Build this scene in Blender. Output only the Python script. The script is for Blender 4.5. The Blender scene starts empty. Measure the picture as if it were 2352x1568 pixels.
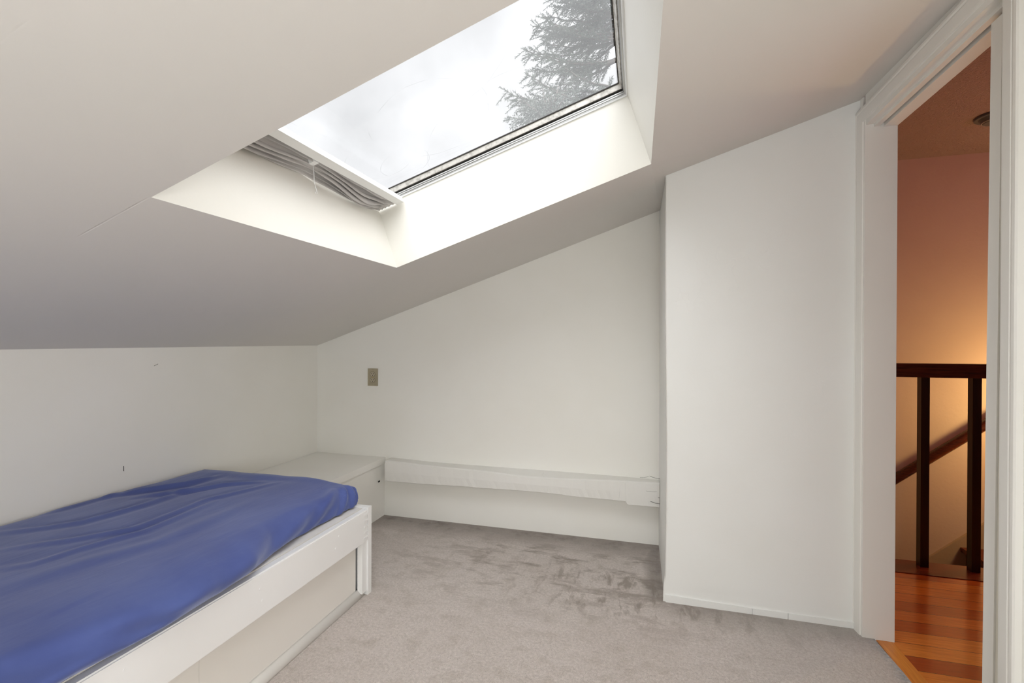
import bpy, bmesh, math, random
import numpy as np
from mathutils import Vector, Matrix
random.seed(7)
rng = np.random.default_rng(7)
S = bpy.context.scene
COL = S.collection

# ------------------------------------------------------------------ measured camera (2352 x 1568 frame)
F, YAW, PITCH, ROLL, CX, CY, H = 1063.07, .2666, -.0036, -.0033, 1175.33, 799.63, 1.10
def ray(px, py):
    r = (px - CX) / F; u = -(py - CY) / F; fw = 1.0
    c, s = math.cos(ROLL), math.sin(ROLL); r, u = c*r + s*u, -s*r + c*u
    c, s = math.cos(PITCH), math.sin(PITCH); fw, u = c*fw - s*u, c*u + s*fw
    c, s = math.cos(YAW), math.sin(YAW)
    return Vector((c*r - s*fw, s*r + c*fw, u))
EYE = Vector((0, 0, H))
def onX(px, py, x): d = ray(px, py); return EYE + d*(x/d.x)
def onY(px, py, y): d = ray(px, py); return EYE + d*(y/d.y)
def onZ(px, py, z): d = ray(px, py); return EYE + d*((z - H)/d.z)

# room measurements (metres): x right, y towards the gable wall, z up
XK, YG, XP, YP, XD, XW = -2.105, 2.692, .115, 2.105, .833, .925
HK, SX, TY = 1.115, .3244, .0208
YB = -1.35                                # wall behind the photographer
def ceil_z(x, y): return HK + SX*(x - XK) + TY*(y - YG)
NRM = Vector((-SX, -TY, 1)).normalized()
UV = Vector((1, 0, SX)).normalized()
def sl(s, y, d):                          # slope coordinates: along the slope, y, depth into the roof
    x = XK + s*UV.x
    return Vector((x, y, ceil_z(x, y))) + NRM*d

# ------------------------------------------------------------------ helpers
def link(name, me, mat, parent=None):
    o = bpy.data.objects.new(name, me); COL.objects.link(o)
    if mat: me.materials.append(mat)
    if parent: o.parent = parent
    return o
def obj(name, bm, mat, parent=None, smooth=False, bevel=0, seg=2):
    if bevel:
        bmesh.ops.bevel(bm, geom=[e for e in bm.edges if len(e.link_faces) == 2 and e.calc_face_angle(0) > .5],
                        offset=bevel, segments=seg, profile=.6, affect='EDGES', clamp_overlap=True)
    bmesh.ops.recalc_face_normals(bm, faces=bm.faces[:])
    me = bpy.data.meshes.new(name); bm.to_mesh(me); bm.free()
    if smooth:
        for p in me.polygons: p.use_smooth = True
    return link(name, me, mat, parent)
def empty(name, loc=(0, 0, 0), label=None, cat=None, group=None):
    o = bpy.data.objects.new(name, None); COL.objects.link(o); o.location = loc
    o.empty_display_size = .05
    if label: o['label'] = label
    if cat: o['category'] = cat
    if group: o['group'] = group
    return o
def keep(o, parent):                      # parent a world-space mesh to an empty that has moved
    o.parent = parent; o.matrix_parent_inverse = Matrix.Translation(parent.location).inverted(); return o
def struct(o): o['kind'] = 'structure'; return o
def box(bm, x0, x1, y0, y1, z0, z1):
    v = [bm.verts.new(p) for p in ((x0,y0,z0),(x1,y0,z0),(x1,y1,z0),(x0,y1,z0),(x0,y0,z1),(x1,y0,z1),(x1,y1,z1),(x0,y1,z1))]
    for f in ((0,3,2,1),(4,5,6,7),(0,1,5,4),(1,2,6,5),(2,3,7,6),(3,0,4,7)): bm.faces.new([v[i] for i in f])
    return bm
def B(*a): return box(bmesh.new(), *a)
def prism(bm, pts, off):                  # polygon (list of Vectors) extruded by the vector off
    off = Vector(off)
    a = [bm.verts.new(p) for p in pts]; b = [bm.verts.new(Vector(p) + off) for p in pts]
    n = len(pts)
    bm.faces.new(a); bm.faces.new(b[::-1])
    for i in range(n): bm.faces.new((a[i], a[(i+1) % n], b[(i+1) % n], b[i]))
    return bm
def cyl(bm, c, r, h, axis='Z', n=24, r2=None):
    m = Matrix.Translation(c)
    if axis == 'Y': m = m @ Matrix.Rotation(math.pi/2, 4, 'X')
    if axis == 'X': m = m @ Matrix.Rotation(math.pi/2, 4, 'Y')
    bmesh.ops.create_cone(bm, cap_ends=True, segments=n, radius1=r, radius2=r if r2 is None else r2, depth=h, matrix=m)
    return bm
def tube(bm, pts, rad, n=6):
    pts = [Vector(p) for p in pts]; rings = []
    for i, p in enumerate(pts):
        t = (pts[min(i+1, len(pts)-1)] - pts[max(i-1, 0)]).normalized()
        a = t.cross(Vector((.31, .2, .93))).normalized(); b = t.cross(a)
        r = rad(i/(len(pts)-1)) if callable(rad) else rad
        rings.append([bm.verts.new(p + (a*math.cos(2*math.pi*k/n) + b*math.sin(2*math.pi*k/n))*r) for k in range(n)])
    for r0, r1 in zip(rings, rings[1:]):
        for k in range(n): bm.faces.new((r0[k], r0[(k+1) % n], r1[(k+1) % n], r1[k]))
    bm.faces.new(rings[0]); bm.faces.new(rings[-1][::-1])
    return bm

# ------------------------------------------------------------------ materials
class N:
    def __init__(s, name, rough=.5, spec=.3, metal=0):
        s.m = bpy.data.materials.new(name); s.m.use_nodes = True
        s.t = s.m.node_tree; s.b = s.t.nodes['Principled BSDF']; s.out = s.t.nodes['Material Output']
        s.b.inputs['Roughness'].default_value = rough; s.b.inputs['Metallic'].default_value = metal
        s.b.inputs['Specular IOR Level'].default_value = spec
        s.co = s.t.nodes.new('ShaderNodeTexCoord').outputs['Object']
    def n(s, k, **a):
        x = s.t.nodes.new(k)
        for q, v in a.items(): setattr(x, q, v)
        return x
    def l(s, a, b): s.t.links.new(a, b)
    def put(s, inp, v):
        if hasattr(v, 'is_linked') or isinstance(v, bpy.types.NodeSocket): s.l(v, inp)
        else: inp.default_value = v
    def math(s, op, a, b=0., c=0.):
        x = s.n('ShaderNodeMath', operation=op)
        for i, v in enumerate((a, b, c)): s.put(x.inputs[i], v)
        return x.outputs[0]
    def map(s, scale=(1,1,1), rot=(0,0,0), loc=(0,0,0)):
        x = s.n('ShaderNodeMapping'); s.l(s.co, x.inputs[0])
        x.inputs['Scale'].default_value = scale; x.inputs['Rotation'].default_value = rot; x.inputs['Location'].default_value = loc
        return x.outputs[0]
    def noise(s, scale, detail=4, rough=.55, vec=None, dist=0.):
        x = s.n('ShaderNodeTexNoise'); s.l(vec or s.co, x.inputs['Vector'])
        x.inputs['Scale'].default_value = scale; x.inputs['Detail'].default_value = detail
        x.inputs['Roughness'].default_value = rough; x.inputs['Distortion'].default_value = dist
        return x.outputs['Fac']
    def ramp(s, v, a, b, lo=0., hi=1.):
        x = s.n('ShaderNodeMapRange'); s.l(v, x.inputs[0])
        for i, q in enumerate((a, b, lo, hi)): x.inputs[i+1].default_value = q
        return x.outputs[0]
    def mix(s, f, a, b, mode='MIX'):
        x = s.n('ShaderNodeMix', data_type='RGBA', blend_type=mode)
        s.put(x.inputs[0], f)
        for i, v in ((6, a), (7, b)):
            if isinstance(v, tuple): x.inputs[i].default_value = (*v[:3], 1)
            else: s.l(v, x.inputs[i])
        return x.outputs[2]
    def xyz(s, v=None):
        x = s.n('ShaderNodeSeparateXYZ'); s.l(v or s.co, x.inputs[0]); return x.outputs
    def col(s, v):
        if isinstance(v, tuple): s.b.inputs['Base Color'].default_value = (*v[:3], 1)
        else: s.l(v, s.b.inputs['Base Color'])
        return s
    def bump(s, h, strength=.2, dist=.002):
        x = s.n('ShaderNodeBump'); x.inputs['Strength'].default_value = strength; x.inputs['Distance'].default_value = dist
        s.l(h, x.inputs['Height'])
        prev = s.b.inputs['Normal'].links
        if prev: s.l(prev[0].from_socket, x.inputs['Normal'])
        s.l(x.outputs[0], s.b.inputs['Normal']); return s

def paint(name, c, rough=.5, lump=.25, cracks=0., tint=None):
    k = N(name, rough, .35)
    v = k.noise(1.7, 3, .5)
    t = tint or (c[0]*.97, c[1]*.965, c[2]*.95)
    k.col(k.mix(k.ramp(v, .35, .65), c, t))
    k.bump(k.noise(5, 4, .5), lump*.6, .004)
    k.bump(k.noise(160, 2, .6), lump*.5, .0008)
    if cracks:                            # hairline cracks and scrape marks in old paint
        w = k.n('ShaderNodeTexVoronoi', feature='DISTANCE_TO_EDGE'); k.l(k.map((1, 1, .6)), w.inputs['Vector'])
        mp = k.n('ShaderNodeVectorMath', operation='ADD'); k.l(k.map((1, 1, .6)), mp.inputs[0])
        nz = k.n('ShaderNodeTexNoise'); nz.inputs['Scale'].default_value = 9; k.l(k.co, nz.inputs['Vector'])
        sc = k.n('ShaderNodeVectorMath', operation='SCALE'); k.l(nz.outputs['Color'], sc.inputs[0]); sc.inputs['Scale'].default_value = .25
        k.l(sc.outputs[0], mp.inputs[1]); k.l(mp.outputs[0], w.inputs['Vector'])
        w.inputs['Scale'].default_value = 2.3
        line = k.ramp(w.outputs['Distance'], .0, .006, 1, 0)
        msk = k.ramp(k.noise(2.4, 2, .5), .56, .62)
        k.bump(k.math('MULTIPLY', line, msk), cracks, -.002)
    return k.m
wall_p = paint('wall_paint', (.885, .875, .83), .55, .22)
col_p = paint('column_paint', (.82, .826, .808), .5, .3, .22)
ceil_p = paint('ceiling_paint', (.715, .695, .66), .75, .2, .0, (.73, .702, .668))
def seams():
    m = ceil_p; t = m.node_tree; k = N.__new__(N); k.m, k.t, k.b = m, t, t.nodes['Principled BSDF']
    k.co = t.nodes.new('ShaderNodeTexCoord').outputs['Object']
    x, y, z = k.xyz(); w = k.math('MULTIPLY', k.math('SUBTRACT', k.noise(3, 2), .5), .012)
    tot = None
    for y0_, xa_, xb2 in ((.768, -1.28, -1.02), (.405, -1.05, -.45)):
        d = k.math('ABSOLUTE', k.math('SUBTRACT', k.math('ADD', y, w), y0_))
        l_ = k.math('MULTIPLY', k.ramp(d, .0, .003, 1, 0), k.math('MULTIPLY', k.ramp(x, xa_, xa_+.05), k.ramp(x, xb2, xb2-.05)))
        tot = l_ if tot is None else k.math('MAXIMUM', tot, l_)
    k.bump(k.math('MULTIPLY', tot, k.ramp(k.noise(4, 2), .4, .55)), .5, -.002)
seams()
well_p = paint('well_paint', (.79, .775, .72), .5, .5)
trim_p = paint('trim_paint', (.81, .795, .755), .38, .05)
bench_p = paint('bench_paint', (.91, .90, .865), .45, .12)
bed_p = paint('bed_paint', (.85, .85, .845), .38, .12)
panel_p = paint('panel_paint', (.78, .755, .71), .45, .1)
timber_p = paint('timber_paint', (.80, .79, .755), .5, .9, .6)
door_p = paint('door_paint', (.72, .69, .60), .45, .12)

def carpet_mat():
    k = N('carpet', .95, .05)
    x, y, z = k.xyz()
    big = k.noise(3.2, 5, .6); mid = k.noise(13, 4, .65); tuft = k.noise(330, 2, .7); grain = k.noise(95, 3, .7)
    c = k.mix(k.ramp(big, .36, .64), (.76, .68, .625), (.83, .75, .70))
    c = k.mix(k.ramp(mid, .50, .74), c, (.60, .53, .465))
    # worn brushed marks in front of the ledge
    st = k.noise(4.2, 5, .7, k.map((1.0, 2.6, 1), (0, 0, .2)), .3)
    wear = k.math('MULTIPLY', k.ramp(st, .50, .62), k.math('MULTIPLY', k.ramp(y, 1.75, 2.2), k.math('MULTIPLY', k.ramp(x, -1.5, -.6), k.ramp(y, 2.60, 2.45))))
    c = k.mix(k.math('MULTIPLY', wear, .95), c, (.31, .255, .205))
    st2 = k.noise(7, 4, .65, k.map((2.4, .9, 1), (0, 0, .35)), .3)
    wear2 = k.math('MULTIPLY', k.ramp(st2, .53, .64), k.math('MULTIPLY', k.ramp(x, -.75, -.3), k.math('MULTIPLY', k.ramp(y, 1.85, 2.0), k.ramp(y, 2.45, 2.25))))
    c = k.mix(k.math('MULTIPLY', wear2, .9), c, (.31, .255, .205))
    # soiled line where the carpet meets the walls (dust drawn through the pile)
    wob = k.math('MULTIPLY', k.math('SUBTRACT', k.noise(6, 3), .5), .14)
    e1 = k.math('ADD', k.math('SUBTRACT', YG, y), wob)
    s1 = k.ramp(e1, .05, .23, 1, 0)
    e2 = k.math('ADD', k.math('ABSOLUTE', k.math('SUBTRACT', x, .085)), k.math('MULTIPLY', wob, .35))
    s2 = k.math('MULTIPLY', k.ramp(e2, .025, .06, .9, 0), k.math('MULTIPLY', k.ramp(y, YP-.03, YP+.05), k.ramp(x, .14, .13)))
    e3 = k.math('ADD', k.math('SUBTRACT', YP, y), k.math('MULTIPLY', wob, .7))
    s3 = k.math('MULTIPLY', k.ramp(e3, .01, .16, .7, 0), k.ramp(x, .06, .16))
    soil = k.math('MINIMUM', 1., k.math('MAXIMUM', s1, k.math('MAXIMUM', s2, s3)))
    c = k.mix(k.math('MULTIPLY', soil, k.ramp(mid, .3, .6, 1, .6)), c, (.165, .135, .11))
    # the faded, greyer stretch by the door with its blue-grey raw edge
    c = k.mix(k.ramp(x, .1, .75, 0, .75), c, k.mix(soil, (.79, .765, .72), (.36, .335, .30)))
    edge = k.math('MULTIPLY', k.ramp(k.math('ADD', x, k.math('MULTIPLY', wob, .25)), .825, .872), k.ramp(k.noise(60, 3, .7), .35, .6))
    c = k.mix(k.math('MULTIPLY', edge, k.ramp(y, 2.08, 1.98, 0, .8)), c, (.20, .32, .42))
    c = k.mix(k.ramp(tuft, .3, .7, .42, 0), c, (.28, .235, .20))
    c = k.mix(k.ramp(grain, .35, .65, .40, 0), c, (.30, .25, .21))
    k.col(c)
    k.bump(tuft, .8, .006); k.bump(grain, .6, .008); k.bump(mid, .4, .01)
    k.b.inputs['Sheen Weight'].default_value = .25; k.b.inputs['Sheen Roughness'].default_value = .6
    return k.m
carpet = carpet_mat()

def sheet_mat():
    k = N('blue_sheet', .78, .22)
    c = k.mix(k.ramp(k.noise(4, 4, .6), .35, .65), (.066, .092, .275), (.085, .118, .32))
    k.col(c)
    k.bump(k.noise(4.5, 3, .5, k.map((3, .9, 3)), .6), .22, .012)
    k.bump(k.noise(22, 3, .5, k.map((2, 1, 2)), .4), .12, .003)
    k.bump(k.noise(420, 1, .5), .12, .0006)
    k.b.inputs['Sheen Weight'].default_value = .4; k.b.inputs['Sheen Roughness'].default_value = .45
    k.b.inputs['Sheen Tint'].default_value = (.75, .8, 1, 1)
    return k.m
sheet = sheet_mat()

def metal_mat(name, c, rough, dirt=0.):
    k = N(name, rough, .5, .85)
    if dirt: k.col(k.mix(k.ramp(k.noise(45, 4, .7), .45, .65, 0, dirt), c, (.16, .15, .13)))
    else: k.col(c)
    return k.m
alu = metal_mat('brushed_aluminium', (.50, .50, .49), .34)
alu_dirty = metal_mat('dirty_aluminium', (.62, .60, .56), .5, .5)
k = N('rubber_gasket', .8); k.col((.03, .028, .025)); gasket = k.m
k = N('dark_gap', .9); k.col((.012, .01, .009)); dark = k.m
k = N('white_enamel', .35, .5); k.col((.78, .79, .78)); enamel = k.m
def blind_mat():
    k = N('blind_fabric', .8, .15)
    k.col(k.mix(k.ramp(k.noise(6, 4, .6), .4, .65), (.56, .545, .53), (.47, .455, .445)))
    k.bump(k.noise(30, 4, .65, k.map((1, .35, 1))), .5, .004)
    k.bump(k.noise(600, 1), .15, .0004)
    return k.m
blind_m = blind_mat()
k = N('ivory_plastic', .35, .5); k.col(k.mix(k.ramp(k.noise(30, 3), .4, .7), (.40, .35, .245), (.36, .31, .21))); ivory = k.m
k = N('ivory_face', .35, .5); k.col((.46, .41, .30)); ivory2 = k.m
k = N('brass', .35, .5, .9); k.col((.55, .40, .15)); brass = k.m

def wood_floor():
    k = N('cherry_floor', .22, .5)
    x, y, z = k.xyz()
    b = k.n('ShaderNodeTexBrick'); k.l(k.map((1, 1, 1), (0, 0, 0), (.3, .02, 0)), b.inputs['Vector'])
    b.offset = .37; b.offset_frequency = 2
    for i, v in (('Scale', 1.), ('Mortar Size', .0012), ('Mortar Smooth', .1), ('Bias', 0.), ('Brick Width', 1.15), ('Row Height', .083)):
        b.inputs[i].default_value = v
    b.inputs['Color1'].default_value = (0, 0, 0, 1); b.inputs['Color2'].default_value = (1, 1, 1, 1); b.inputs['Mortar'].default_value = (.5, .5, .5, 1)
    cr = k.n('ShaderNodeValToRGB'); k.l(b.outputs['Color'], cr.inputs[0])
    e = cr.color_ramp.elements; e[0].position = 0; e[0].color = (.26, .022, .006, 1); e[1].position = 1; e[1].color = (.88, .36, .06, 1)
    q = e.new(.45); q.color = (.62, .13, .016, 1)
    grain = k.noise(6, 6, .65, k.map((1.2, 22, 1)), .6)
    c = k.mix(k.ramp(grain, .35, .7, .45, 0), cr.outputs[0], (.16, .03, .006))
    c = k.mix(b.outputs['Fac'], c, (.05, .012, .004))
    k.col(c); k.bump(grain, .08, .001)
    k.b.inputs['Coat Weight'].default_value = .3; k.b.inputs['Coat Roughness'].default_value = .12
    return k.m
floor_w = wood_floor()
def wood(name, a, c2, rough, sc=(30, 2, 30)):
    k = N(name, rough, .45)
    g = k.noise(3, 6, .65, k.map(sc), .5)
    k.col(k.mix(k.ramp(g, .35, .65), a, c2)); k.bump(g, .1, .001)
    return k.m
oak = wood('oak_strip', (.70, .29, .05), (.52, .17, .028), .3)
dark_wood = wood('dark_stained_wood', (.020, .006, .004), (.008, .003, .002), .28, (30, 30, 2))
rail_wood = wood('rail_wood', (.075, .014, .006), (.028, .006, .004), .25, (2, 30, 30))
nosing_w = wood('red_nosing', (.16, .022, .008), (.07, .010, .005), .25, (2, 30, 30))

def hall_mat(name, c, pop=0.):
    k = N(name, .8, .15)
    k.col(k.mix(k.ramp(k.noise(2, 3), .35, .65), c, (c[0]*.95, c[1]*.93, c[2]*.92)))
    k.bump(k.noise(40, 4, .6), .35, .003)
    if pop:
        k.bump(k.noise(75, 3, .8), 1., .03)
    return k.m
hall_w = hall_mat('hall_plaster', (.57, .43, .36))
hall_c = hall_mat('popcorn_ceiling', (.52, .38, .35), 1)
skirt_p = hall_mat('hall_skirt', (.42, .31, .22))

def glass_mat():
    k = N('dusty_glass')
    t = k.t; t.nodes.remove(k.b)
    x, y, z = k.xyz()
    film = k.math('ADD', .11, k.ramp(k.noise(2.2, 5, .6), .35, .75, 0, .05))
    spk = k.ramp(k.noise(95, 4, .75), .66, .80, 0, .10)
    # wiped arcs and a box-shaped smear left on the outside
    def ring(cx, cy, r, w, amp, lo=None):
        d = k.n('ShaderNodeVectorMath', operation='DISTANCE'); k.l(wv.outputs[0], d.inputs[0]); d.inputs[1].default_value = (cx, cy, 0)
        return k.ramp(k.math('ABSOLUTE', k.math('SUBTRACT', d.outputs['Value'], r)), 0, w, amp, 0)
    wv = k.n('ShaderNodeVectorMath', operation='MULTIPLY_ADD')
    nz = k.n('ShaderNodeTexNoise'); nz.inputs['Scale'].default_value = 4; k.l(k.co, nz.inputs['Vector'])
    k.l(nz.outputs['Color'], wv.inputs[0]); wv.inputs[1].default_value = (.06, .06, 0)
    fl = k.n('ShaderNodeVectorMath', operation='MULTIPLY'); k.l(k.co, fl.inputs[0]); fl.inputs[1].default_value = (1, 1, 0)
    k.l(fl.outputs[0], wv.inputs[2])
    marks = ring(.48, 1.55, .22, .0025, .25)
    for a in ((.75, 1.9, .42, .002, .2), (.27, 1.72, .10, .0025, .3), (.21, 1.62, .13, .002, .25), (.5, 1.2, .36, .002, .2)):
        marks = k.math('MAXIMUM', marks, ring(*a))
    marks = k.math('MULTIPLY', marks, k.ramp(k.noise(5, 3), .48, .6))
    fac = k.math('ADD', film, spk)
    tr = k.n('ShaderNodeBsdfTransparent'); k.l(k.mix(k.math('MULTIPLY', marks, 1.1), (.97, .98, .985), (.35, .35, .36)), tr.inputs[0])
    tl = k.n('ShaderNodeBsdfTranslucent'); tl.inputs[0].default_value = (.85, .86, .87, 1)
    gl = k.n('ShaderNodeBsdfGlossy'); gl.inputs['Roughness'].default_value = .02
    m1 = k.n('ShaderNodeMixShader'); k.l(fac, m1.inputs[0]); k.l(tr.outputs[0], m1.inputs[1]); k.l(tl.outputs[0], m1.inputs[2])
    m2 = k.n('ShaderNodeMixShader'); m2.inputs[0].default_value = .04; k.l(m1.outputs[0], m2.inputs[1]); k.l(gl.outputs[0], m2.inputs[2])
    k.l(m2.outputs[0], k.out.inputs['Surface'])
    return k.m
glass = glass_mat()
def leaf_mat(name, c):
    k = N(name, .7, .2)
    k.col(k.mix(k.ramp(k.noise(3, 3), .35, .65), c, (c[0]*.8, c[1]*.85, c[2]*.8)))
    return k.m
needle = leaf_mat('redwood_needles', (.10, .125, .10))
leafm = leaf_mat('leaf_green', (.075, .09, .075))
barkm = leaf_mat('bark', (.13, .11, .10))

# ------------------------------------------------------------------ room shell
def quad(bm, *p): return bm.faces.new([bm.verts.new(q) for q in p])
# floor: carpet slab; runs under the bed and to the threshold, notched round the column
bm = bmesh.new()
outline = [(XK-.02, YB-.02), (XD+.045, YB-.02), (XD+.045, 1.30), (.874, 1.32), (.871, 1.72), (.873, 1.86), (.868, 1.98), (.866, YP-.01), (XP+.02, YP+.02), (XP+.02, YG+.02), (XK-.02, YG+.02)]
prism(bm, [Vector((a, b, -.03)) for a, b in outline], (0, 0, .03))
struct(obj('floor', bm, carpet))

# gable wall (far): one slab whose top follows the sloped ceiling
zk = 1.104; zp = 1.857
bm = bmesh.new()
prism(bm, [Vector((XK-.12, YG, -.03)), Vector((XP+.06, YG, -.03)), Vector((XP+.06, YG, zp + .06*SX + .03)), Vector((XP, YG, zp + .01)), Vector((XK, YG, zk + .01)), Vector((XK-.12, YG, zk + .01))], (0, .12, 0))
struct(obj('wall_far', bm, wall_p))
# knee wall (left)
bm = B(XK-.12, XK, YB, YG, -.03, 1.13)
for v in bm.verts:
    if v.co.z > 1: v.co.z = ceil_z(XK, v.co.y) + (.012 if v.co.y < 2 else -.002)
struct(obj('wall_left', bm, wall_p))
# boxed-in chimney column
bm = bmesh.new()
prism(bm, [Vector((XP, YP, -.02)), Vector((XD+.0, YP, -.02)), Vector((XD+.0, YP, 2.085)), Vector((XP, YP, 1.86))], (0, YG-YP, 0))
for v in bm.verts:
    if v.co.z > 1: v.co.z = max(v.co.z, 0) + .02
bmesh.ops.subdivide_edges(bm, edges=[e for e in bm.edges if abs((e.verts[0].co-e.verts[1].co).z) > 1.5], cuts=24)
for v in bm.verts:
    if abs(v.co.x - XP) < .001 and abs(v.co.y - YP) < .001: v.co.x += .004*math.sin(v.co.z*3.1) ; v.co.y += .003*math.sin(v.co.z*7)
struct(obj('wall_column', bm, col_p, None, False, .006, 3))
# right wall with the door opening (room side x=XD, hall side x=XW)
DY0, DY1, DH = 1.356, 2.062, 1.952
bm = bmesh.new()
box(bm, XD, XW, YB, DY0-.02, -.03, 2.12)
box(bm, XD, XW, DY0-.02, DY1, DH+.05, 2.12)
box(bm, XD, XW, DY1+.02, YG+.9, -.03, 2.12)
for v in bm.verts:
    if v.co.z > 2.1: v.co.z = 2.45
struct(obj('wall_right', bm, wall_p))
# wall behind the photographer
WX0, WX1, WZ0, WZ1 = -1.0, .60, .35, 1.28
bm = bmesh.new()
box(bm, XK-.12, WX0, YB-.12, YB, -.03, 2.2); box(bm, WX1, XW, YB-.12, YB, -.03, 2.2)
box(bm, WX0, WX1, YB-.12, YB, -.03, WZ0); box(bm, WX0, WX1, YB-.12, YB, WZ1, 2.2)
struct(obj('wall_back', bm, wall_p))
w2 = struct(empty('fill_window', ((WX0+WX1)/2, YB-.06, WZ0)))  # unseen window added behind the camera to brighten the room
bm = bmesh.new()
for a in ((WX0, WX0+.04, WZ0, WZ1), (WX1-.04, WX1, WZ0, WZ1), (-.22, -.18, WZ0+.04, WZ1-.04), (WX0+.04, WX1-.04, WZ0, WZ0+.04), (WX0+.04, WX1-.04, WZ1-.04, WZ1)):
    box(bm, a[0], a[1], YB-.09, YB-.04, a[2], a[3])
keep(obj('fill_window_frame', bm, trim_p), w2)

# sloped ceiling with the skylight opening
S0, S1, YA, YS, DP = 1.131, 2.260, .770, 1.836, .285
hole = [sl(S0, YA, 0), sl(S0, YS, 0), sl(S1, YS, 0), sl(S1, YA, 0)]
outer = [Vector((XK-.0, YB-.1, ceil_z(XK, YB)+.002)), Vector((XK, 1.07, ceil_z(XK, 1.07)+.003)), Vector((XK, YG, zk)), Vector((XK, YG+.05, zk)), Vector((XP, YG+.05, zp)), Vector((XP, YG, zp)), Vector((XP, YP, 1.841)),
         Vector((XD, YP, 2.066)), Vector((XD+.05, YP, 2.08)), Vector((XD+.05, 1.5, 2.055)), Vector((XD+.05, YB-.1, ceil_z(XD+.05, YB)))]
bm = bmesh.new()
hv = [bm.verts.new(p) for p in hole]; ov = [bm.verts.new(p) for p in outer]
def fan(idx):
    bm.faces.new([(hv if k == 'h' else ov)[i] for k, i in idx])
for tri in ([('o',0),('o',1),('h',0)], [('o',1),('h',1),('h',0)], [('o',1),('o',2),('h',1)], [('o',2),('o',5),('h',1)], [('o',5),('h',2),('h',1)],
            [('o',5),('o',6),('h',2)], [('o',6),('o',7),('h',2)], [('o',7),('o',9),('h',2)], [('o',9),('h',3),('h',2)], [('o',9),('o',10),('h',3)],
            [('o',10),('o',0),('h',3)], [('o',0),('h',0),('h',3)], [('o',2),('o',3),('o',4),('o',5)], [('o',7),('o',8),('o',9)]):
    fan(tri)
me = bpy.data.meshes.new('ceiling'); 
bmesh.ops.recalc_face_normals(bm, faces=bm.faces[:]); bm.to_mesh(me); bm.free()
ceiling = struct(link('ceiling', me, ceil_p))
# the plastered light well between the ceiling and the skylight frame
bm = bmesh.new()
n = 10
lo = [Vector(p) for p in hole]; hi = [sl(S0, YA, DP), sl(S0, YS, DP), sl(S1, YS, DP), sl(S1, YA, DP)]
for i in range(4):
    j = (i+1) % 4
    for a in range(n):
        f0, f1 = a/n, (a+1)/n
        e0 = [lo[i].lerp(lo[j], f) for f in (f0, f1)]; e1 = [hi[i].lerp(hi[j], f) for f in (f0, f1)]
        quad(bm, e0[0], e0[1], e1[1], e1[0])
bmesh.ops.remove_doubles(bm, verts=bm.verts[:], dist=1e-5)
o = obj('light_well', bm, well_p, ceiling)
# roof deck over the ceiling, keeps daylight out of the joints
bm = bmesh.new()
def slab(s0, s1, y0, y1, d0, d1): 
    a = [sl(s0,y0,d0), sl(s1,y0,d0), sl(s1,y1,d0), sl(s0,y1,d0)]
    prism(bm, a, NRM*(d1-d0))
slab(-.4, S0-.01, YB-.4, YG+.3, .08, .2); slab(S1+.01, 3.25, YB-.4, YG+.3, .08, .2)
slab(S0-.01, S1+.01, YB-.4, YA-.01, .08, .2); slab(S0-.01, S1+.01, YS+.01, YG+.3, .08, .2)
for a in ((S0-.05, S0-.005, YA-.05, YS+.05), (S1+.005, S1+.05, YA-.05, YS+.05), (S0-.05, S1+.05, YA-.05, YA-.005), (S0-.05, S1+.05, YS+.005, YS+.05)): slab(*a, .19, .34)
o = obj('roof_deck', bm, dark, ceiling)

# ------------------------------------------------------------------ skylight
win = struct(empty('window_1', sl((S0+S1)/2, (YA+YS)/2, DP)))
def ring_profile(name, prof, mat):        # (inset, depth) profile swept round the opening
    bm = bmesh.new(); rings = []
    for ins, d in prof:
        rings.append([bm.verts.new(p) for p in (sl(S0+ins, YA+ins, DP+d), sl(S0+ins, YS-ins, DP+d), sl(S1-ins, YS-ins, DP+d), sl(S1-ins, YA+ins, DP+d))])
    for a, b in zip(rings, rings[1:]):
        for k in range(4): bm.faces.new((a[k], a[(k+1) % 4], b[(k+1) % 4], b[k]))
    return keep(obj(name, bm, mat), win)
ring_profile('lip', [(-.004, .012), (-.004, -.004), (.006, -.004), (.007, .002)], enamel)
ring_profile('track', [(.004, .001), (.0075, .001), (.008, .005), (.012, .0055), (.012, .0085), (.0075, .009), (.0075, .0125), (.0125, .013), (.0125, .0165), (.008, .017), (.008, .0185)], alu)
ring_profile('shadow_gap', [(.009, .017), (.004, .0195), (.004, .0258), (.0125, .0260)], gasket)
ring_profile('sash', [(.006, .0258), (.0145, .0258), (.0155, .029), (.0175, .044), (.019, .0450)], alu_dirty)
ring_profile('gasket', [(.0185, .0448), (.0215, .0455), (.0215, .050)], gasket)
bm = bmesh.new()
a = [sl(S0+.02, YA+.02, DP+.0475), sl(S1-.02, YA+.02, DP+.0475), sl(S1-.02, YS-.02, DP+.0475), sl(S0+.02, YS-.02, DP+.0475)]
quad(bm, *a)
g = obj('glass_pane', bm, glass)
# give the pane its own slope-aligned coordinates (x along the slope, y across)
M = Matrix.Translation(sl(S0, 0, DP+.0475)) @ Matrix(((UV.x, 0, NRM.x, 0), (0, 1, NRM.y, 0), (UV.z, TY, NRM.z, 0), (0, 0, 0, 1)))
g.data.transform(M.inverted()); g.parent = win; g.matrix_parent_inverse = Matrix.Translation(win.location).inverted(); g.matrix_basis = M

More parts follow.
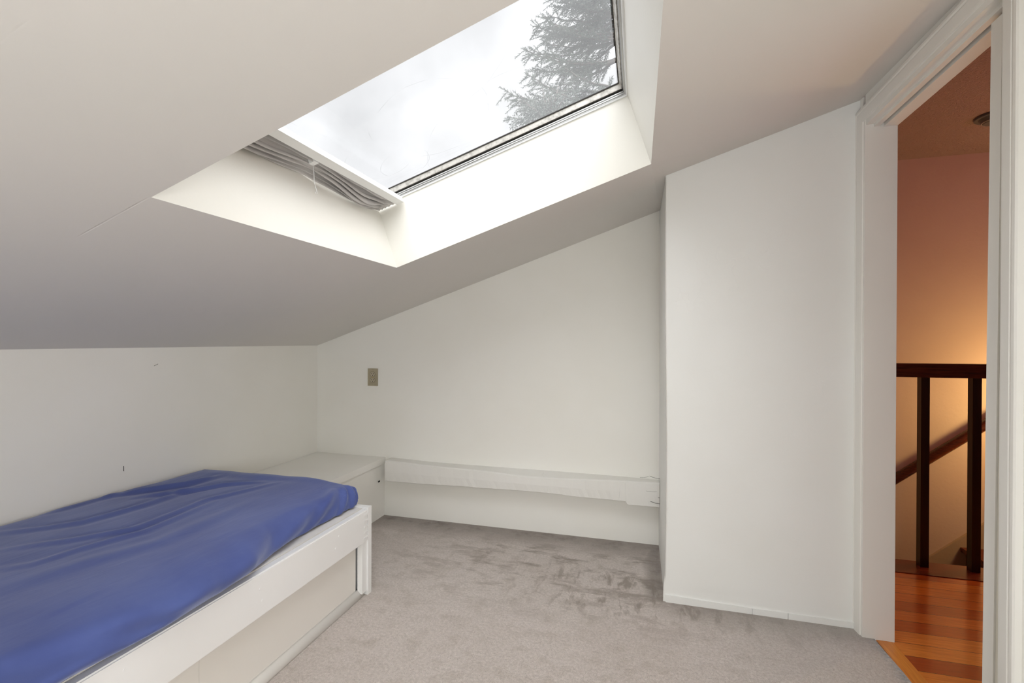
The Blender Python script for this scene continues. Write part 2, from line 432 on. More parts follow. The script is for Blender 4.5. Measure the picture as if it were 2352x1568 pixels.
# ------------------------------------------------------------------ gathered blind at the low edge of the skylight
bl = empty('skylight_blind', sl(S0+.06, (YA+YS)/2, DP-.02), 'grey fabric blind bunched along the low edge of the skylight behind a pale metal bar', 'blind')
def strip(name, s0, s1, d0, d1, y0, y1, mat, bev=.002):
    bm = bmesh.new(); prism(bm, [sl(s0, y0, d0), sl(s1, y0, d0), sl(s1, y0, d1), sl(s0, y0, d1)], sl(s0, y1, d0) - sl(s0, y0, d0))
    return keep(obj(name, bm, mat, None, False, bev), bl)
strip('bottom_bar', S0+.094, S0+.128, DP-.031, DP-.008, YA+.008, YS-.012, enamel)
bm = bmesh.new()
NU, NV = 130, 64
yy = np.linspace(YA+.006, YS-.006, NU+1)
grid = []
for i, y in enumerate(yy):
    u = i/NU
    row = []
    pin = math.exp(-((y-1.33)/.055)**2)              # clip where the folds are pinched
    pin2 = math.exp(-((y-1.84)/.10)**2)
    sag = (math.exp(-((y-1.62)/.13)**2)*.85 + math.exp(-((y-1.05)/.17)**2)*.62)
    for j in range(NV+1):
        v = j/NV
        s = S0 + .004 + (.089 - .028*sag*(1-v))*v + .004*math.sin(9*y+v*4)
        wid = 1 - .55*pin - .8*pin2
        end = math.exp(-((y-1.836)/.07)**2); amp = (.017 + .005*math.sin(3.1*y+1))*(1-.4*pin)*(1-.92*end)
        ph = 2*math.pi*(5.2*v) + 1.3*math.sin(4.2*y + .8) + .9*math.sin(9.7*y + 5*v)*(.5+v*.5)
        fold = amp*math.sin(ph) + .003*(1-end)*math.sin(23*y + 16*v + 3*math.sin(7*y)) 
        d = DP - .012 - .032*sag*math.sin(math.pi*min(1, v*1.1+.05))**.8*wid - fold*(1 if v < .97 else .2) - .006
        d = min(d, DP - .003)
        s += .6*amp*math.cos(ph)*math.sin(math.pi*v); row.append(bm.verts.new(sl(max(s, S0+.003), y, d)))
    grid.append(row)
for i in range(NU):
    for j in range(NV): bm.faces.new((grid[i][j], grid[i+1][j], grid[i+1][j+1], grid[i][j+1]))
fab = keep(obj('fabric', bm, blind_m, None, True), bl)
sm = fab.modifiers.new('thick', 'SOLIDIFY'); sm.thickness = .0008
strip('clip', S0+.066, S0+.090, DP-.030, DP-.014, 1.298, 1.318, enamel, .003)
bm = bmesh.new()
p0 = sl(S0+.072, 1.31, DP-.03)
tube(bm, [p0, p0+Vector((.001, .003, -.03)), p0+Vector((-.002, .008, -.055)), p0+Vector((.004, .014, -.085)), p0+Vector((.008, .012, -.093)), p0+Vector((.005, .006, -.094)), p0+Vector((.003, .010, -.087))], .0009, 5)
keep(obj('cord', bm, enamel, None, True), bl)

# ------------------------------------------------------------------ white timber ledge along the gable wall
YF = 2.60
bt = [(884,1049),(979,1059.5),(1116,1070),(1256,1080),(1396,1091),(1519,1102)]
ft = [(884,1058),(979,1070),(1060,1078),(1116,1083),(1180,1092),(1232,1097),(1310,1101),(1396,1104),(1470,1108),(1519,1111)]
fb = [(884,1105),(960,1112),(1050,1117),(1107,1122),(1170,1126),(1232,1131),(1280,1136),(1321,1141.5),(1380,1147),(1437,1152.5),(1442,1161),(1480,1163),(1519,1167)]
def interp(pl, x):
    return float(np.interp(x, [p[0] for p in pl], [p[1] for p in pl]))
bm = bmesh.new(); rows = []
xs = sorted(set(list(np.linspace(884, 1519, 70)) + [1437, 1441]))
for px in xs:
    r_ = random.uniform(-1, 1)*.0012
    A_ = onY(px, interp(ft, px), YF); x = A_.x
    def zz(pl, Y, pxx): return onY(pxx, interp(pl, pxx), Y).z
    zb_ = zz(fb, YF, px); zt = A_.z
    zw = onY(px, interp(bt, px), YG).z
    x = max(-1.588, min(x, XP-.001))
    rows.append([bm.verts.new(p) for p in ((x, YG, zw+.0), (x, YF+.012, zt+.003), (x, YF+.003+r_, zt-.003), (x, YF+r_, (zt+zb_)/2), (x, YF+.002-r_, zb_+.004), (x, YF+.010, zb_), (x, YG, zb_-.002))])
for a, b in zip(rows, rows[1:]):
    for k in range(6): bm.faces.new((a[k], b[k], b[k+1], a[k+1]))
bm.faces.new(rows[0]); bm.faces.new(rows[-1][::-1])
o = obj('timber_ledge', bm, timber_p)
o['label'] = 'rough white painted timber beam running low along the end wall'; o['category'] = 'ledge'

bm = bmesh.new()
for a, b, w_ in (((1492, 1093), (1516, 1099), .0014), ((1470, 1096), (1490, 1094), .001), ((1494, 1151), (1517, 1157), .0016), ((1508, 1140), (1517, 1143), .0014), ((1484, 1127), (1510, 1129), .0008)):
    bm = bmesh.new(); tube(bm, [onY(*a, YF+.0005), onY((a[0]+b[0])/2, (a[1]+b[1])/2+1.2, YF), onY(*b, YF+.0005)], w_*.6, 5)
    obj('crack', bm, dark, o)
obj('gap', B(-1.5845, -1.581, YF+.001, YF+.018, .238, .246), dark, o)  # near-black box painting in the shade of a small hole
# ------------------------------------------------------------------ storage bench in the corner
XB = -1.585
be = empty('storage_bench', ((XK+XB)/2, 2.26, 0), 'white built-in box bench in the corner below the wall outlet', 'bench')
keep(obj('box', B(XK+.001, XB-.008, 1.845, YG-.001, 0, .338), bench_p, None, False, .002), be)
keep(obj('lid', B(XK+.001, XB, 1.845, YG-.001, .340, .378), bench_p, None, False, .004), be)

# ------------------------------------------------------------------ bed
XF = -1.150
bd = empty('bed', (-1.63, .85, 0), 'white painted built-in platform bed along the low left wall', 'bed')
BY0, BY1 = -.18, 1.833
def nails(bm, pts, r=.004):
    for (y, z) in pts: cyl(bm, (XF+.0003, y, z), r, .0016, 'X', 10)
    return bm
bm = B(XF-.030, XF, BY0, 1.806, .240, .380)
bmesh.ops.bevel(bm, geom=bm.edges[:], offset=.004, segments=2, affect='EDGES')
nails(bm, [(1.20, .33), (1.21, .29), (.80, .345), (.79, .27), (1.60, .34), (1.58, .30)])
keep(obj('side_rail', bm, bed_p), bd)
bm = B(XK+.002, XF+.001, 1.8065, BY1, 0, .386)
keep(obj('foot_board', bm, bed_p, None, False, .003), bd)
bm = bmesh.new()
for z in (.262, .285, .31, .335, .36): box(bm, XF+.0005, XF+.002, 1.775, 1.806, z-.004, z+.003)
keep(obj('joint_filler', bm, bed_p, None, False, .0006), bd)
keep(obj('corner_post', B(XF-.030, XF-.006, 1.772, 1.8063, .018, .2395), bed_p, None, False, .003), bd)
bm = bmesh.new()
for a, b in ((-.18, .55), (.5508, 1.02), (1.0208, 1.768)): box(bm, XF-.05, XF-.036, a, b, 0, .26)
keep(obj('side_panel', bm, panel_p, None, False, .0006, 1), bd)
bm = bmesh.new()
pts = [Vector((XF-.036, BY0, 0)), Vector((XF-.012, BY0, 0))] + [Vector((XF-.036+.024*math.cos(t), BY0, .006+.026*math.sin(t))) for t in np.linspace(0, math.pi/2, 7)]
prism(bm, pts, (0, 1.795-BY0, 0))
keep(obj('floor_moulding', bm, trim_p, None, True), bd)
keep(obj('platform', B(XK+.003, XF-.031, BY0, 1.806, .30, .382), panel_p), bd)
keep(obj('head_board', B(XK+.003, XF-.031, BY0-.025, BY0-.0005, 0, .5), bed_p, None, False, .003), bd)

# ------------------------------------------------------------------ mattress in a fitted sheet
def poly_world(pts, z=.495): return np.array([[*onZ(x*.36565, 1040+y*.36565, z)[:2]] for x, y in pts])
mt = empty('mattress', (-1.66, .85, .336), 'thin mattress in a navy blue fitted sheet lying on the white bed', 'mattress')
x0, x1, y0, y1 = XK+.055, -1.243, BY0+.05, 1.790
STEP = .0095
EX = .17                                  # cloth beyond the top edge
us = np.arange(x0-EX, x1+EX+1e-6, STEP); vs = np.arange(y0-EX, y1+EX+1e-6, STEP)
U, V = np.meshgrid(us, vs, indexing='ij')
ex = np.where(U < x0, U-x0, np.where(U > x1, U-x1, 0)); ey = np.where(V < y0, V-y0, np.where(V > y1, V-y1, 0))
e = np.maximum(abs(ex), abs(ey)); hyp = np.hypot(ex, ey)+1e-9
dx, dy = ex/hyp, ey/hyp
bx = np.clip(U, x0, x1); by = np.clip(V, y0, y1)
# front overhang of the sheet along the bed
ov = np.interp(by, [-.2, .5, .70, .91, 1.0, 1.16, 1.30, 1.49, 1.73, 1.85], [.118, .116, .114, .138, .134, .116, .056, .037, .038, .046])
out_max = np.where(dx > .5, ov, np.where(dx < -.5, .045, .045))
out_max = np.where((dx > 0.05) & (dy > .05), .040 + 0*ov, out_max)
q = e/EX
out = out_max*np.interp(q, [0, .10, .25, .40, .55, .70, .84, 1], [0, .42, .86, 1.0, .93, .70, .40, .1])
down = np.interp(q, [0, .10, .25, .40, .55, .70, .84, 1], [0, .007, .028, .056, .082, .104, .118, .150])
X = bx + dx*out; Y = by + dy*out
crown = .006*np.clip(1-((bx-(x0+x1)/2)/.45)**2, -1, 1) - .012*np.exp(-((bx-x1)/.10)**2)*np.exp(-((by-y1)/.35)**2)
Z = .494 + crown - down
# back edge tapers off by the knee wall
def dist(P, pl):
    d = np.full(P[0].shape, 9.); tt = np.zeros(P[0].shape); L = 0; segs = []
    for a, b in zip(pl, pl[1:]): segs.append(np.hypot(*(b-a)))
    T = sum(segs)
    for (a, b, sg) in zip(pl, pl[1:], segs):
        v = b-a; t = np.clip(((P[0]-a[0])*v[0]+(P[1]-a[1])*v[1])/(sg*sg), 0, 1)
        dd = np.hypot(P[0]-a[0]-t*v[0], P[1]-a[1]-t*v[1]); m = dd < d
        d = np.where(m, dd, d); tt = np.where(m, (L+t*sg)/T, tt); L += sg
    return d, tt
wr = [([(0,620),(400,560),(850,480),(1300,300),(1750,190)], .0045, .016), ([(0,505),(500,445),(900,335),(1250,215)], .005, .018),
      ([(690,270),(900,235),(1150,205),(1360,150)], .010, .020), ([(850,280),(1150,250),(1400,205),(1650,185)], .007, .016),
      ([(0,735),(200,705),(500,610),(900,500),(1350,310)], .004, .016), ([(60,420),(380,350),(700,260),(1000,165),(1200,110)], .005, .02),
      ([(0,860),(500,700),(1000,560),(1600,300)], .0025, .03), ([(1280,120),(1600,150),(2000,170)], .003, .03)]
for pl, amp, w in wr:
    d, t = dist((U, V), poly_world(pl)); 
    amp *= 1.7
    Z += amp*np.exp(-(d/w)**2)*np.sin(np.pi*np.clip(t, .02, .98))**.5*(e < .01)
    Z -= amp*.5*np.exp(-((d-w*1.6)/w)**2)*np.sin(np.pi*np.clip(t, .02, .98))**.5*(e < .01)
# gathers falling from the front foot corner, in cloth space
for (a, b, amp, w) in (((x1-.02, y1-.02), (x1+.16, y1-.13), .007, .012), ((x1-.01, y1), (x1+.16, y1-.02), .008, .010), ((x1, y1+.01), (x1+.14, y1+.10), .007, .010),
                       ((x1-.03, y1-.05), (x1+.13, y1-.34), .007, .018), ((x1, y1-.1), (x1+.14, y1-.62), .006, .025), ((x1+.02, y1+.02), (x1+.05, y1+.16), .006, .012)):
    d, t = dist((U, V), np.array([a, b])); amp *= 1.7; k_ = amp*np.exp(-(d/w)**2)*np.sin(np.pi*np.clip(t, 0.03, .97))
    k2 = -.6*amp*np.exp(-((d-1.7*w)/w)**2)*np.sin(np.pi*np.clip(t, .03, .97))
    X += dx*(k_+k2)*(e > .005); Y += dy*(k_+k2)*(e > .005)*(abs(dy) > .05); Z += (k_+k2)*(e < .06)
for yq, ln, am, w in ((1.55, .30, .004, .030), (1.32, .34, .005, .034), (1.12, .30, .006, .026), (.92, .36, .007, .030), (.70, .3, .006, .03)):
    d, t = dist((U, V), np.array([(x1-.01, yq), (x1+.05, yq-ln*.45), (x1+.13, yq-ln)]))
    k_ = am*(np.exp(-(d/w)**2) - .7*np.exp(-((d-1.8*w)/w)**2))*np.sin(np.pi*np.clip(t, .03, .97))*(U > x1-.02)
    X += k_; Z += .5*k_
# long fold along the front, near the camera
d, t = dist((U, V), np.array([(x1+.030, .35), (x1+.040, .60), (x1+.060, .76), (x1+.090, .916), (x1+.105, 1.02)]))
k_ = np.exp(-(d/.016)**2)*np.clip(1.15-t, 0, 1); X -= .036*k_; Z -= .008*k_
k_ = np.exp(-((d-.036)/.018)**2)*np.clip(1.1-t, 0, 1)*(U > x1+.02); X += .016*k_; Z += .004*k_
Z += .0016*np.sin(U*26+3*np.sin(V*5))*np.sin(V*7+U*3) * (e < .12)
# keep above the rail, boards and off the wall
X = np.maximum(X, XK+.006); Z = np.maximum(Z, .3885); Y = np.maximum(Y, BY0+.006)
nx, ny = U.shape
verts = np.stack([X, Y, Z], -1).reshape(-1, 3)
idx = np.arange(nx*ny).reshape(nx, ny)
faces = np.stack([idx[:-1, :-1], idx[1:, :-1], idx[1:, 1:], idx[:-1, 1:]], -1).reshape(-1, 4)
me = bpy.data.meshes.new('fitted_sheet'); me.from_pydata(verts.tolist(), [], faces.tolist()); me.update()
for p in me.polygons: p.use_smooth = True
o = keep(link('fitted_sheet', me, sheet), mt)
o.modifiers.new('soft', 'SMOOTH').iterations = 3

# ------------------------------------------------------------------ outlet on the gable wall
ou = empty('wall_outlet', (-1.678, YG, .897), 'ivory plastic duplex power outlet on the end wall above the bench', 'outlet')
bm = bmesh.new(); box(bm, -1.714, -1.642, YG-.0065, YG-.0005, .840, .954)
keep(obj('cover_plate', bm, ivory, None, False, .0028, 3), ou)
for zc in (.9165, .8775):
    bm = bmesh.new(); pts = []
    for t in np.linspace(0, 2*math.pi, 28, endpoint=False):
        pts.append(Vector((-1.678 + .0172*math.cos(t), YG-.0072, zc + max(-.0142, min(.0142, .0172*math.sin(t))))))
    prism(bm, pts, (0, .003, 0)); r_ = keep(obj('receptacle', bm, ivory2), ou)
    rim = bmesh.new(); tube(rim, [Vector((-1.678 + .0178*math.cos(t), YG-.0066, zc + max(-.0148, min(.0148, .0178*math.sin(t))))) for t in np.linspace(0, 2*math.pi, 29)], .0009, 5)
    def sub(name, bmx):
        o = obj(name, bmx, dark); o.parent = r_; o.matrix_parent_inverse = Matrix.Translation(ou.location).inverted() @ Matrix.Identity(4); 
        o.matrix_parent_inverse = (Matrix.Translation(ou.location) @ r_.matrix_parent_inverse).inverted(); return o
    sub('rim', rim)
    for sx in (-.0064, .0064):
        sub('slot', B(-1.678+sx-.0014, -1.678+sx+.0014, YG-.0076, YG-.0068, zc-.001, zc+.0075))
    sub('ground_hole', cyl(bmesh.new(), (-1.678, YG-.0072, zc-.0075), .0026, .0008, 'Y', 12))
keep(obj('screw', cyl(bmesh.new(), (-1.678, YG-.0068, .897), .0026, .0015, 'Y', 14), brass), ou)

# ------------------------------------------------------------------ column base strip
bm = bmesh.new()
xa, xb_, xc = onY(1727, 1410, YP).x, onY(1809, 1422, YP).x, XD-.002
for a, b in ((XP+.004, xa-.0012), (xa+.0012, xb_-.0012), (xb_+.0012, XD-.012)): box(bm, a, b, YP-.006, YP+.002, 0, .024)
for v in bm.verts:
    if v.co.x < XP+.05 and v.co.z > .02: v.co.z += .008
o = struct(obj('baseboard_column', bm, col_p, None, False, .002))

# ------------------------------------------------------------------ door casings, jambs and pocket door
def casing_profile(w):                    # (across, out) moulded casing
    return [(0, 0), (0, .013), (.004, .016), (.012, .016), (.016, .0125), (.019, .0125), (.021, .015), (w-.006, .0115), (w, .010), (w, 0)]
CW = .055
zin, zo = 1.962, 1.962+CW
# far side casing
def casing_obj(name, bm): return struct(obj(name, bm, trim_p))
bm = bmesh.new()
yin = 2.060
prism(bm, [Vector((XD-o_, yin+CW-a, 0)) for a, o_ in casing_profile(CW)], (0, 0, zo))
bmesh.ops.bisect_plane(bm, geom=bm.verts[:]+bm.edges[:]+bm.faces[:], plane_co=(XD, yin, zin), plane_no=(0, -1, 1), clear_outer=True)
casing_obj('trim_1', bm)
bm = bmesh.new()
prism(bm, [Vector((XD-o_, .0, zo-a)) for a, o_ in casing_profile(CW)], (0, yin+CW, 0))
bmesh.ops.bisect_plane(bm, geom=bm.verts[:]+bm.edges[:]+bm.faces[:], plane_co=(XD, yin, zin), plane_no=(0, 1, -1), clear_outer=True)
bmesh.ops.bisect_plane(bm, geom=bm.verts[:]+bm.edges[:]+bm.faces[:], plane_co=(XD, DY0, zin), plane_no=(0, -1, -1), clear_outer=True)
casing_obj('trim_2', bm)
bm = bmesh.new()
prism(bm, [Vector((XD-o_, DY0-CW+a, 0)) for a, o_ in casing_profile(CW)], (0, 0, zo))
bmesh.ops.bisect_plane(bm, geom=bm.verts[:]+bm.edges[:]+bm.faces[:], plane_co=(XD, DY0, zin), plane_no=(0, 1, 1), clear_outer=True)
casing_obj('trim_3', bm)
# jamb on the column side, split head jamb with the sliding track, near split jamb
struct(obj('trim_4', B(XD-.006, XW+.006, 2.047, DY1+.019, -.004, 2.0), trim_p, None, False, .002))
bm = bmesh.new()
box(bm, XD-.004, XD+.022, DY0-.02, 2.0468, 1.944, 2.01)
box(bm, XD+.022, XD+.040, DY0-.02, 2.0468, 1.934, 2.01)
box(bm, XD+.053, XW+.006, DY0-.02, 2.0468, 1.930, 2.01)
struct(obj('trim_5', bm, trim_p, None, False, .0015))
struct(obj('trim_6', B(XD+.040, XD+.053, DY0-.02, 2.0468, 1.975, 2.01), dark))
bm = bmesh.new()
box(bm, XD-.004, XD+.022, DY0-.02, DY0, -.004, 1.9436)
box(bm, XD+.064, XW+.006, DY0-.02, DY0, -.004, 1.9296)
struct(obj('trim_7', bm, trim_p, None, False, .0015))
def lean(bm):                             # the old door hangs slightly out of plumb
    for v in bm.verts: v.co.y += .0095*(1.1 - v.co.z)
    return bm
dr = struct(empty('door_1', (XD+.043, 1.1, 0)))
keep(obj('panel', lean(B(XD+.034, XD+.062, .74, 1.4295, .012, 1.915)), door_p, None, False, .002), dr)
keep(obj('edge_strip', lean(B(XD+.030, XD+.064, 1.430, 1.467, .012, 1.925)), trim_p, None, False, .002), dr)
bm = bmesh.new(); box(bm, XD+.040, XD+.056, 1.372, 1.412, 1.9155, 1.945); cyl(bm, (XD+.047, 1.392, 1.955), .012, .006, 'X', 16)
keep(obj('hanger', bm, brass, None, False, .001), dr)

# oak threshold strip and hall floor
struct(obj('trim_8', B(.872, .926, DY0-.05, 2.0465, -.03, -.002), oak, None, False, .0015))
bm = bmesh.new(); box(bm, .927, 3.3, -.6, 2.69, -.06, -.003); box(bm, 2.28, 3.3, 2.69, 3.72, -.06, -.003)
struct(obj('floor_hall', bm, floor_w))
struct(obj('trim_9', B(1.0, 2.28, 2.692, 2.855, -.05, .0), nosing_w, None, False, .006))

# ------------------------------------------------------------------ hall and stairwell
YH, HH = 3.72, 2.372
struct(obj('wall_hall_far', B(.80, 3.42, YH, YH+.1, -2.4, HH+.1), hall_w))
struct(obj('wall_hall_right', B(3.3, 3.42, -.7, YH, -2.4, HH+.1), hall_w))
struct(obj('wall_hall_back', B(XW, 3.42, -.72, -.6, -.1, HH+.1), hall_w))
struct(obj('wall_stairwell_left', B(.88, 1.0, 2.69, YH, -2.4, HH+.1), hall_w))
bm = B(1.0, 2.28, 2.60, 2.69, -2.4, -.062); struct(obj('wall_stairwell_near', bm, hall_w))
struct(obj('ceiling_hall', B(.80, 3.42, -.72, YH+.1, HH, HH+.12), hall_c))
struct(obj('floor_stairwell', B(.88, 3.42, 2.6, YH+.1, -2.45, -2.4), hall_w))
# sloping skirt board up the far stair wall
a = onY(2060, 1326, YH-.018); b = onY(2300, 1179, YH-.018)
bm = bmesh.new(); prism(bm, [Vector((a.x-.35, YH-.018, a.z-.30)), Vector((b.x, YH-.018, b.z)), Vector((b.x, YH-.018, b.z-.42)), Vector((a.x-.35, YH-.018, a.z-.75))], (0, .017, 0))
struct(obj('trim_10', bm, skirt_p, None, False, .003))
st = empty('staircase', (1.6, 3.3, -1.2), 'dark red wooden stairs coming up to the hall behind the balusters', 'staircase')
for i in range(6):
    z = -.205 - .19*i; x = 2.045 - .25*i
    if x < 1.02: break
    tr = bmesh.new(); box(tr, x, min(x+.30, 2.279), 2.862, YH-.020, z-.028, z)
    keep(obj('tread', tr, nosing_w, None, False, .010, 3), st)
    keep(obj('riser', B(x+.03, x+.045, 2.862, YH-.020, z-.19, z-.0285), nosing_w), st)
# railing
ra = empty('stair_railing', (1.6, 2.80, 0), 'dark brown wooden railing with square balusters at the top of the stairs', 'railing')
keep(obj('top_rail', B(1.001, 2.28, 2.765, 2.845, .953, 1.022), rail_wood, None, False, .008, 3), ra)
for x in (1.17, 1.391, 1.602, 1.82, 2.04):
    keep(obj('baluster', B(x-.018, x+.018, 2.784, 2.820, .0005, .9525), dark_wood, None, False, .007, 3), ra)
hr = empty('wall_handrail', (1.9, YH-.06, .4), 'sloping dark red handrail on the far wall of the stairwell', 'handrail')
a = onY(2057, 1099, YH-.06); b = onY(2265, 974, YH-.06)
dv = (b-a).normalized(); a2 = a - dv*.55; b2 = b + dv*.35
bm = bmesh.new(); tube(bm, [a2, a, b, b2], .030, 12)
keep(obj('rail', bm, rail_wood, None, True), hr)
for f in (-.2, .95):
    p = a.lerp(b, f); bm = bmesh.new(); tube(bm, [p+Vector((0, 0, -.02)), p+Vector((0, .03, -.055)), p+Vector((0, .058, -.055))], .007, 8); cyl(bm, (p.x, YH-.004, p.z-.055), .025, .007, 'Y', 16)
    keep(obj('bracket', bm, brass, None, True), hr)
# round ceiling fixture
cf = empty('smoke_detector', (1.875, 3.14, HH), 'small round grey fixture on the hall ceiling half hidden by the sliding door', 'smoke detector')
k = N('grey_plastic', .4, .5); k.col((.10, .105, .11)); grey_pl = k.m
keep(obj('base', cyl(bmesh.new(), (1.875, 3.14, HH-.007), .082, .013, 'Z', 40), grey_pl, None, False, .003), cf)
keep(obj('housing', cyl(bmesh.new(), (1.875, 3.14, HH-.026), .045, .026, 'Z', 40, .066), grey_pl, None, False, .003), cf)
bm = bmesh.new(); tube(bm, [Vector((1.875+.0505*math.cos(t), 3.14+.0505*math.sin(t), HH-.033)) for t in np.linspace(0, 2*math.pi, 41)], .003, 6)
keep(obj('trim_ring', bm, alu, None, True), cf)

# small marks on the knee wall
def mark(p, q, r):
    bm = bmesh.new(); tube(bm, [p, q], r, 5); return bm
o = obj('scuff', mark(Vector((XK+.0006, 1.460, .588)), Vector((XK+.0006, 1.4605, .566)), .0012), dark)
o.parent = bpy.data.objects['wall_left']
o = obj('scuff', mark(Vector((XK+.0004, 1.588, 1.008)), Vector((XK+.0004, 1.606, 1.016)), .0008), dark)
o.parent = bpy.data.objects['wall_left']
# shaded gap, a dark box, where the ledge meets the bench
# ------------------------------------------------------------------ trees outside
def needle_sprigs(bm, p, d, length, n, rn):
    d = d.normalized(); side = d.cross(Vector((0, 0, 1)));
    if side.length < .1: side = Vector((1, 0, 0))
    side.normalize(); up = side.cross(d)
    for i in range(n):
        f = (i+rn.random())/n; q = p + d*(length*f)
        a = rn.uniform(0, 2*math.pi); ax = (side*math.cos(a) + up*math.sin(a)*.6)
        t = (ax*.8 + d*rn.uniform(.3, .9) + Vector((0, 0, -.15))).normalized()
        L = rn.uniform(.05, .10)*(1-.4*f); w = t.cross(Vector((rn.uniform(-1, 1), rn.uniform(-1, 1), rn.uniform(-1, 1)))).normalized()*.006
        bm.faces.new([bm.verts.new(v) for v in (q-w, q+w, q+t*L)])
def redwood(base, height, zmin, label):
    rn = random.Random(11)
    root = empty('redwood_tree', base, label, 'tree')
    bm = bmesh.new(); top = Vector((base[0], base[1], base[2]+height))
    tube(bm, [Vector(base).lerp(top, f) for f in np.linspace(0, 1, 12)], lambda f: .24*(1-f)+.02, 10)
    keep(obj('trunk', bm, barkm, None, True), root)
    z = zmin
    while z < base[2]+height-.3:
        for a in range(9):
            f = (z-base[2])/height
            ang = rn.uniform(0, 2*math.pi) if a > 2 else rn.uniform(2.95, 3.85)
            L = (2.9 - 2.3*max(0, (z-zmin)/(base[2]+height-zmin)))*rn.uniform(.75, 1.05)
            p = Vector((base[0], base[1], z + rn.uniform(-.12, .12))); h = Vector((math.cos(ang), math.sin(ang), 0))
            pts = []
            for i in range(13):
                u = i/12; pts.append(p + h*(L*u) + Vector((rn.uniform(-.02, .02), rn.uniform(-.02, .02), L*(-.28*u + .26*u**2.4) + rn.uniform(-.015, .015))))
            bm = bmesh.new(); tube(bm, pts, lambda f: .028*(1-f)+.005, 5)
            br = keep(obj('branch', bm, barkm, None, True), root)
            bm = bmesh.new()
            for i in range(2, 12):
                for sgn in (-1, 1, -1, 1):
                    q = pts[i].lerp(pts[i+1], rn.random())
                    u = i/12
                    d = (h*rn.uniform(.5, 1.) + Vector((-h.y, h.x, 0))*sgn*rn.uniform(.3, 1.1) + Vector((0, 0, rn.uniform(-.75, .1)))).normalized()
                    ln = rn.uniform(.22, .55)*(1.15-.6*u)
                    tube(bm, [q, q+d*ln*.5+Vector((0, 0, -.01)), q+d*ln], .004, 3)
                    needle_sprigs(bm, q, d, ln, int(15+ln*60), rn)
            needle_sprigs(bm, pts[-2], pts[-1]-pts[-2], .22, 30, rn)
            fo = obj('foliage', bm, needle); fo.parent = br; fo.matrix_parent_inverse = (Matrix.Translation(root.location) @ br.matrix_parent_inverse).inverted()
        z += rn.uniform(.42, .52)
    return root
dT = ray(1432, 120); dT = dT/ math.hypot(dT.x, dT.y)
DT = 9.5
redwood((dT.x*DT, dT.y*DT, -3.0), 13.5, 4.5, 'tall hazy conifer with drooping branches outside the skylight')
def leafy(base, height, r, n, label, name):
    rn = random.Random(5)
    root = empty(name, base, label, 'tree')
    bm = bmesh.new(); c = Vector((base[0], base[1], base[2]+height-r))
    tube(bm, [Vector(base), c], lambda f: .12*(1-f)+.03, 8)
    for i in range(26):
        d = Vector((rn.gauss(0, 1), rn.gauss(0, 1), rn.gauss(.6, .8))).normalized()
        tube(bm, [c, c+d*r*.5+Vector((0, 0, .05)), c+d*r*rn.uniform(.8, 1.1)], lambda f: .02*(1-f)+.004, 4)
    keep(obj('trunk', bm, barkm, None, True), root)
    bm = bmesh.new()
    for i in range(n):
        d = Vector((rn.gauss(0, 1), rn.gauss(0, 1), rn.gauss(0, 1))).normalized()*(r*rn.random()**.45)
        p = c + Vector((d.x*1.1, d.y*1.1, d.z*.9))
        a = Vector((rn.uniform(-1, 1), rn.uniform(-1, 1), rn.uniform(-1, 1))).normalized(); b = a.orthogonal().normalized()
        L, w = rn.uniform(.016, .032), rn.uniform(.005, .009)
        bm.faces.new([bm.verts.new(v) for v in (p, p+a*L*.5+b*w, p+a*L, p+a*L*.5-b*w)])
    keep(obj('foliage', bm, leafm), root)
d2 = ray(1262, 285); d2 = d2/math.hypot(d2.x, d2.y); D2 = 5.4
zt = H + d2.z*D2
leafy((d2.x*D2, d2.y*D2, -3.0), zt+3.0+.36, .42, 9000, 'small leafy tree top just above the skylight frame, left of the conifer', 'leafy_tree')

# ------------------------------------------------------------------ sky
W = bpy.data.worlds.new('overcast'); S.world = W; W.use_nodes = True
t = W.node_tree; t.nodes.clear()
def wn(k, **a):
    x = t.nodes.new(k)
    for q, v in a.items(): setattr(x, q, v)
    return x
co = wn('ShaderNodeTexCoord').outputs['Generated']
nz = wn('ShaderNodeTexNoise'); t.links.new(co, nz.inputs['Vector']); nz.inputs['Scale'].default_value = 2.6; nz.inputs['Detail'].default_value = 5; nz.inputs['Roughness'].default_value = .5
cr = wn('ShaderNodeMapRange'); t.links.new(nz.outputs['Fac'], cr.inputs[0])
SKY_LO, SKY_HI = .50, .95
for i, v in enumerate((.35, .68, SKY_LO, SKY_HI)): cr.inputs[i+1].default_value = v
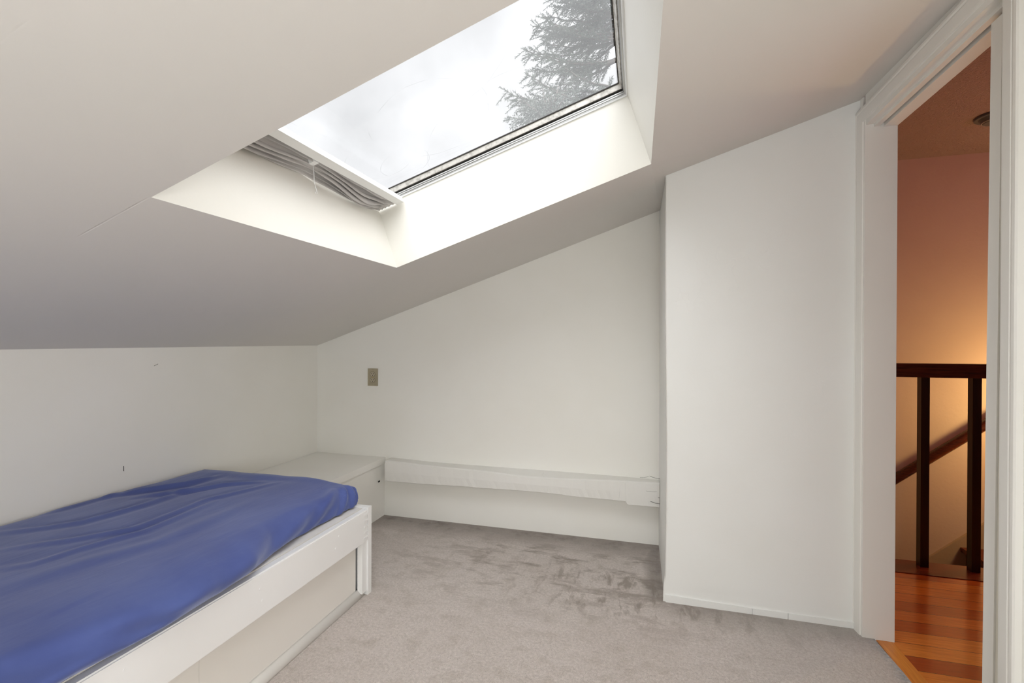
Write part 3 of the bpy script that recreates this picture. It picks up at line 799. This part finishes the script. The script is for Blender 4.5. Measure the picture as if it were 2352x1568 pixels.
# bright veiled sun behind the photographer, up through the skylight
SUN = Vector((.16, -.40, .90)).normalized()
dp = wn('ShaderNodeVectorMath', operation='DOT_PRODUCT'); t.links.new(co, dp.inputs[0]); dp.inputs[1].default_value = SUN
mx = wn('ShaderNodeMath', operation='MAXIMUM'); t.links.new(dp.outputs['Value'], mx.inputs[0]); mx.inputs[1].default_value = 0
pw = wn('ShaderNodeMath', operation='POWER'); t.links.new(mx.outputs[0], pw.inputs[0]); pw.inputs[1].default_value = 3.0
GLOW = 6.2
ml = wn('ShaderNodeMath', operation='MULTIPLY_ADD'); t.links.new(pw.outputs[0], ml.inputs[0]); ml.inputs[1].default_value = GLOW; t.links.new(cr.outputs[0], ml.inputs[2])
bg = wn('ShaderNodeBackground'); bg.inputs[0].default_value = (.98, .983, 1, 1); t.links.new(ml.outputs[0], bg.inputs[1])
wo = wn('ShaderNodeOutputWorld'); t.links.new(bg.outputs[0], wo.inputs[0])

# point lights added out of view
def point_light(name, loc, power, colr, rad):
    L = bpy.data.lights.new(name, 'POINT'); L.energy = power; L.color = colr; L.shadow_soft_size = rad
    o = bpy.data.objects.new(name, L); COL.objects.link(o); o.location = loc; return o
point_light('stair_glow_light', (2.5, 3.28, .80), 26, (1, .70, .28), .12)  # hidden light added for the amber glow on the stair wall
point_light('room_fill_light', (.20, -.62, .95), 37, (.97, .99, 1), .25)  # soft fill added behind the camera, no fixture there
point_light('hall_tint_light', (2.7, 2.3, 1.75), 7, (1, .45, .75), .12)  # hidden rose light added to tint the upper hall

# ------------------------------------------------------------------ camera
cam = bpy.data.cameras.new('camera'); co_ = bpy.data.objects.new('camera', cam); COL.objects.link(co_)
cam.sensor_width = 36; cam.lens = 36*F/2352
cam.shift_x = -(CX - 1176)/2352; cam.shift_y = (CY - 784)/2352
cam.clip_start = .02
fw = ray(CX, CY).normalized(); rt = (ray(CX+100, CY) - ray(CX, CY)).normalized(); up = rt.cross(fw)
co_.matrix_world = Matrix(((rt.x, up.x, -fw.x, 0), (rt.y, up.y, -fw.y, 0), (rt.z, up.z, -fw.z, H), (0, 0, 0, 1)))
S.camera = co_
S.view_settings.view_transform = 'Standard'; S.view_settings.look = 'None'; S.view_settings.gamma = 1
S.view_settings.use_curve_mapping = False
S.view_settings.exposure = 0.14
S.cycles.max_bounces = 12; S.cycles.diffuse_bounces = 5; S.cycles.glossy_bounces = 4; S.cycles.transparent_max_bounces = 12
S.cycles.use_denoising = True; S.cycles.use_adaptive_sampling = True; S.cycles.adaptive_threshold = .05
S.cycles.sample_clamp_indirect = 8
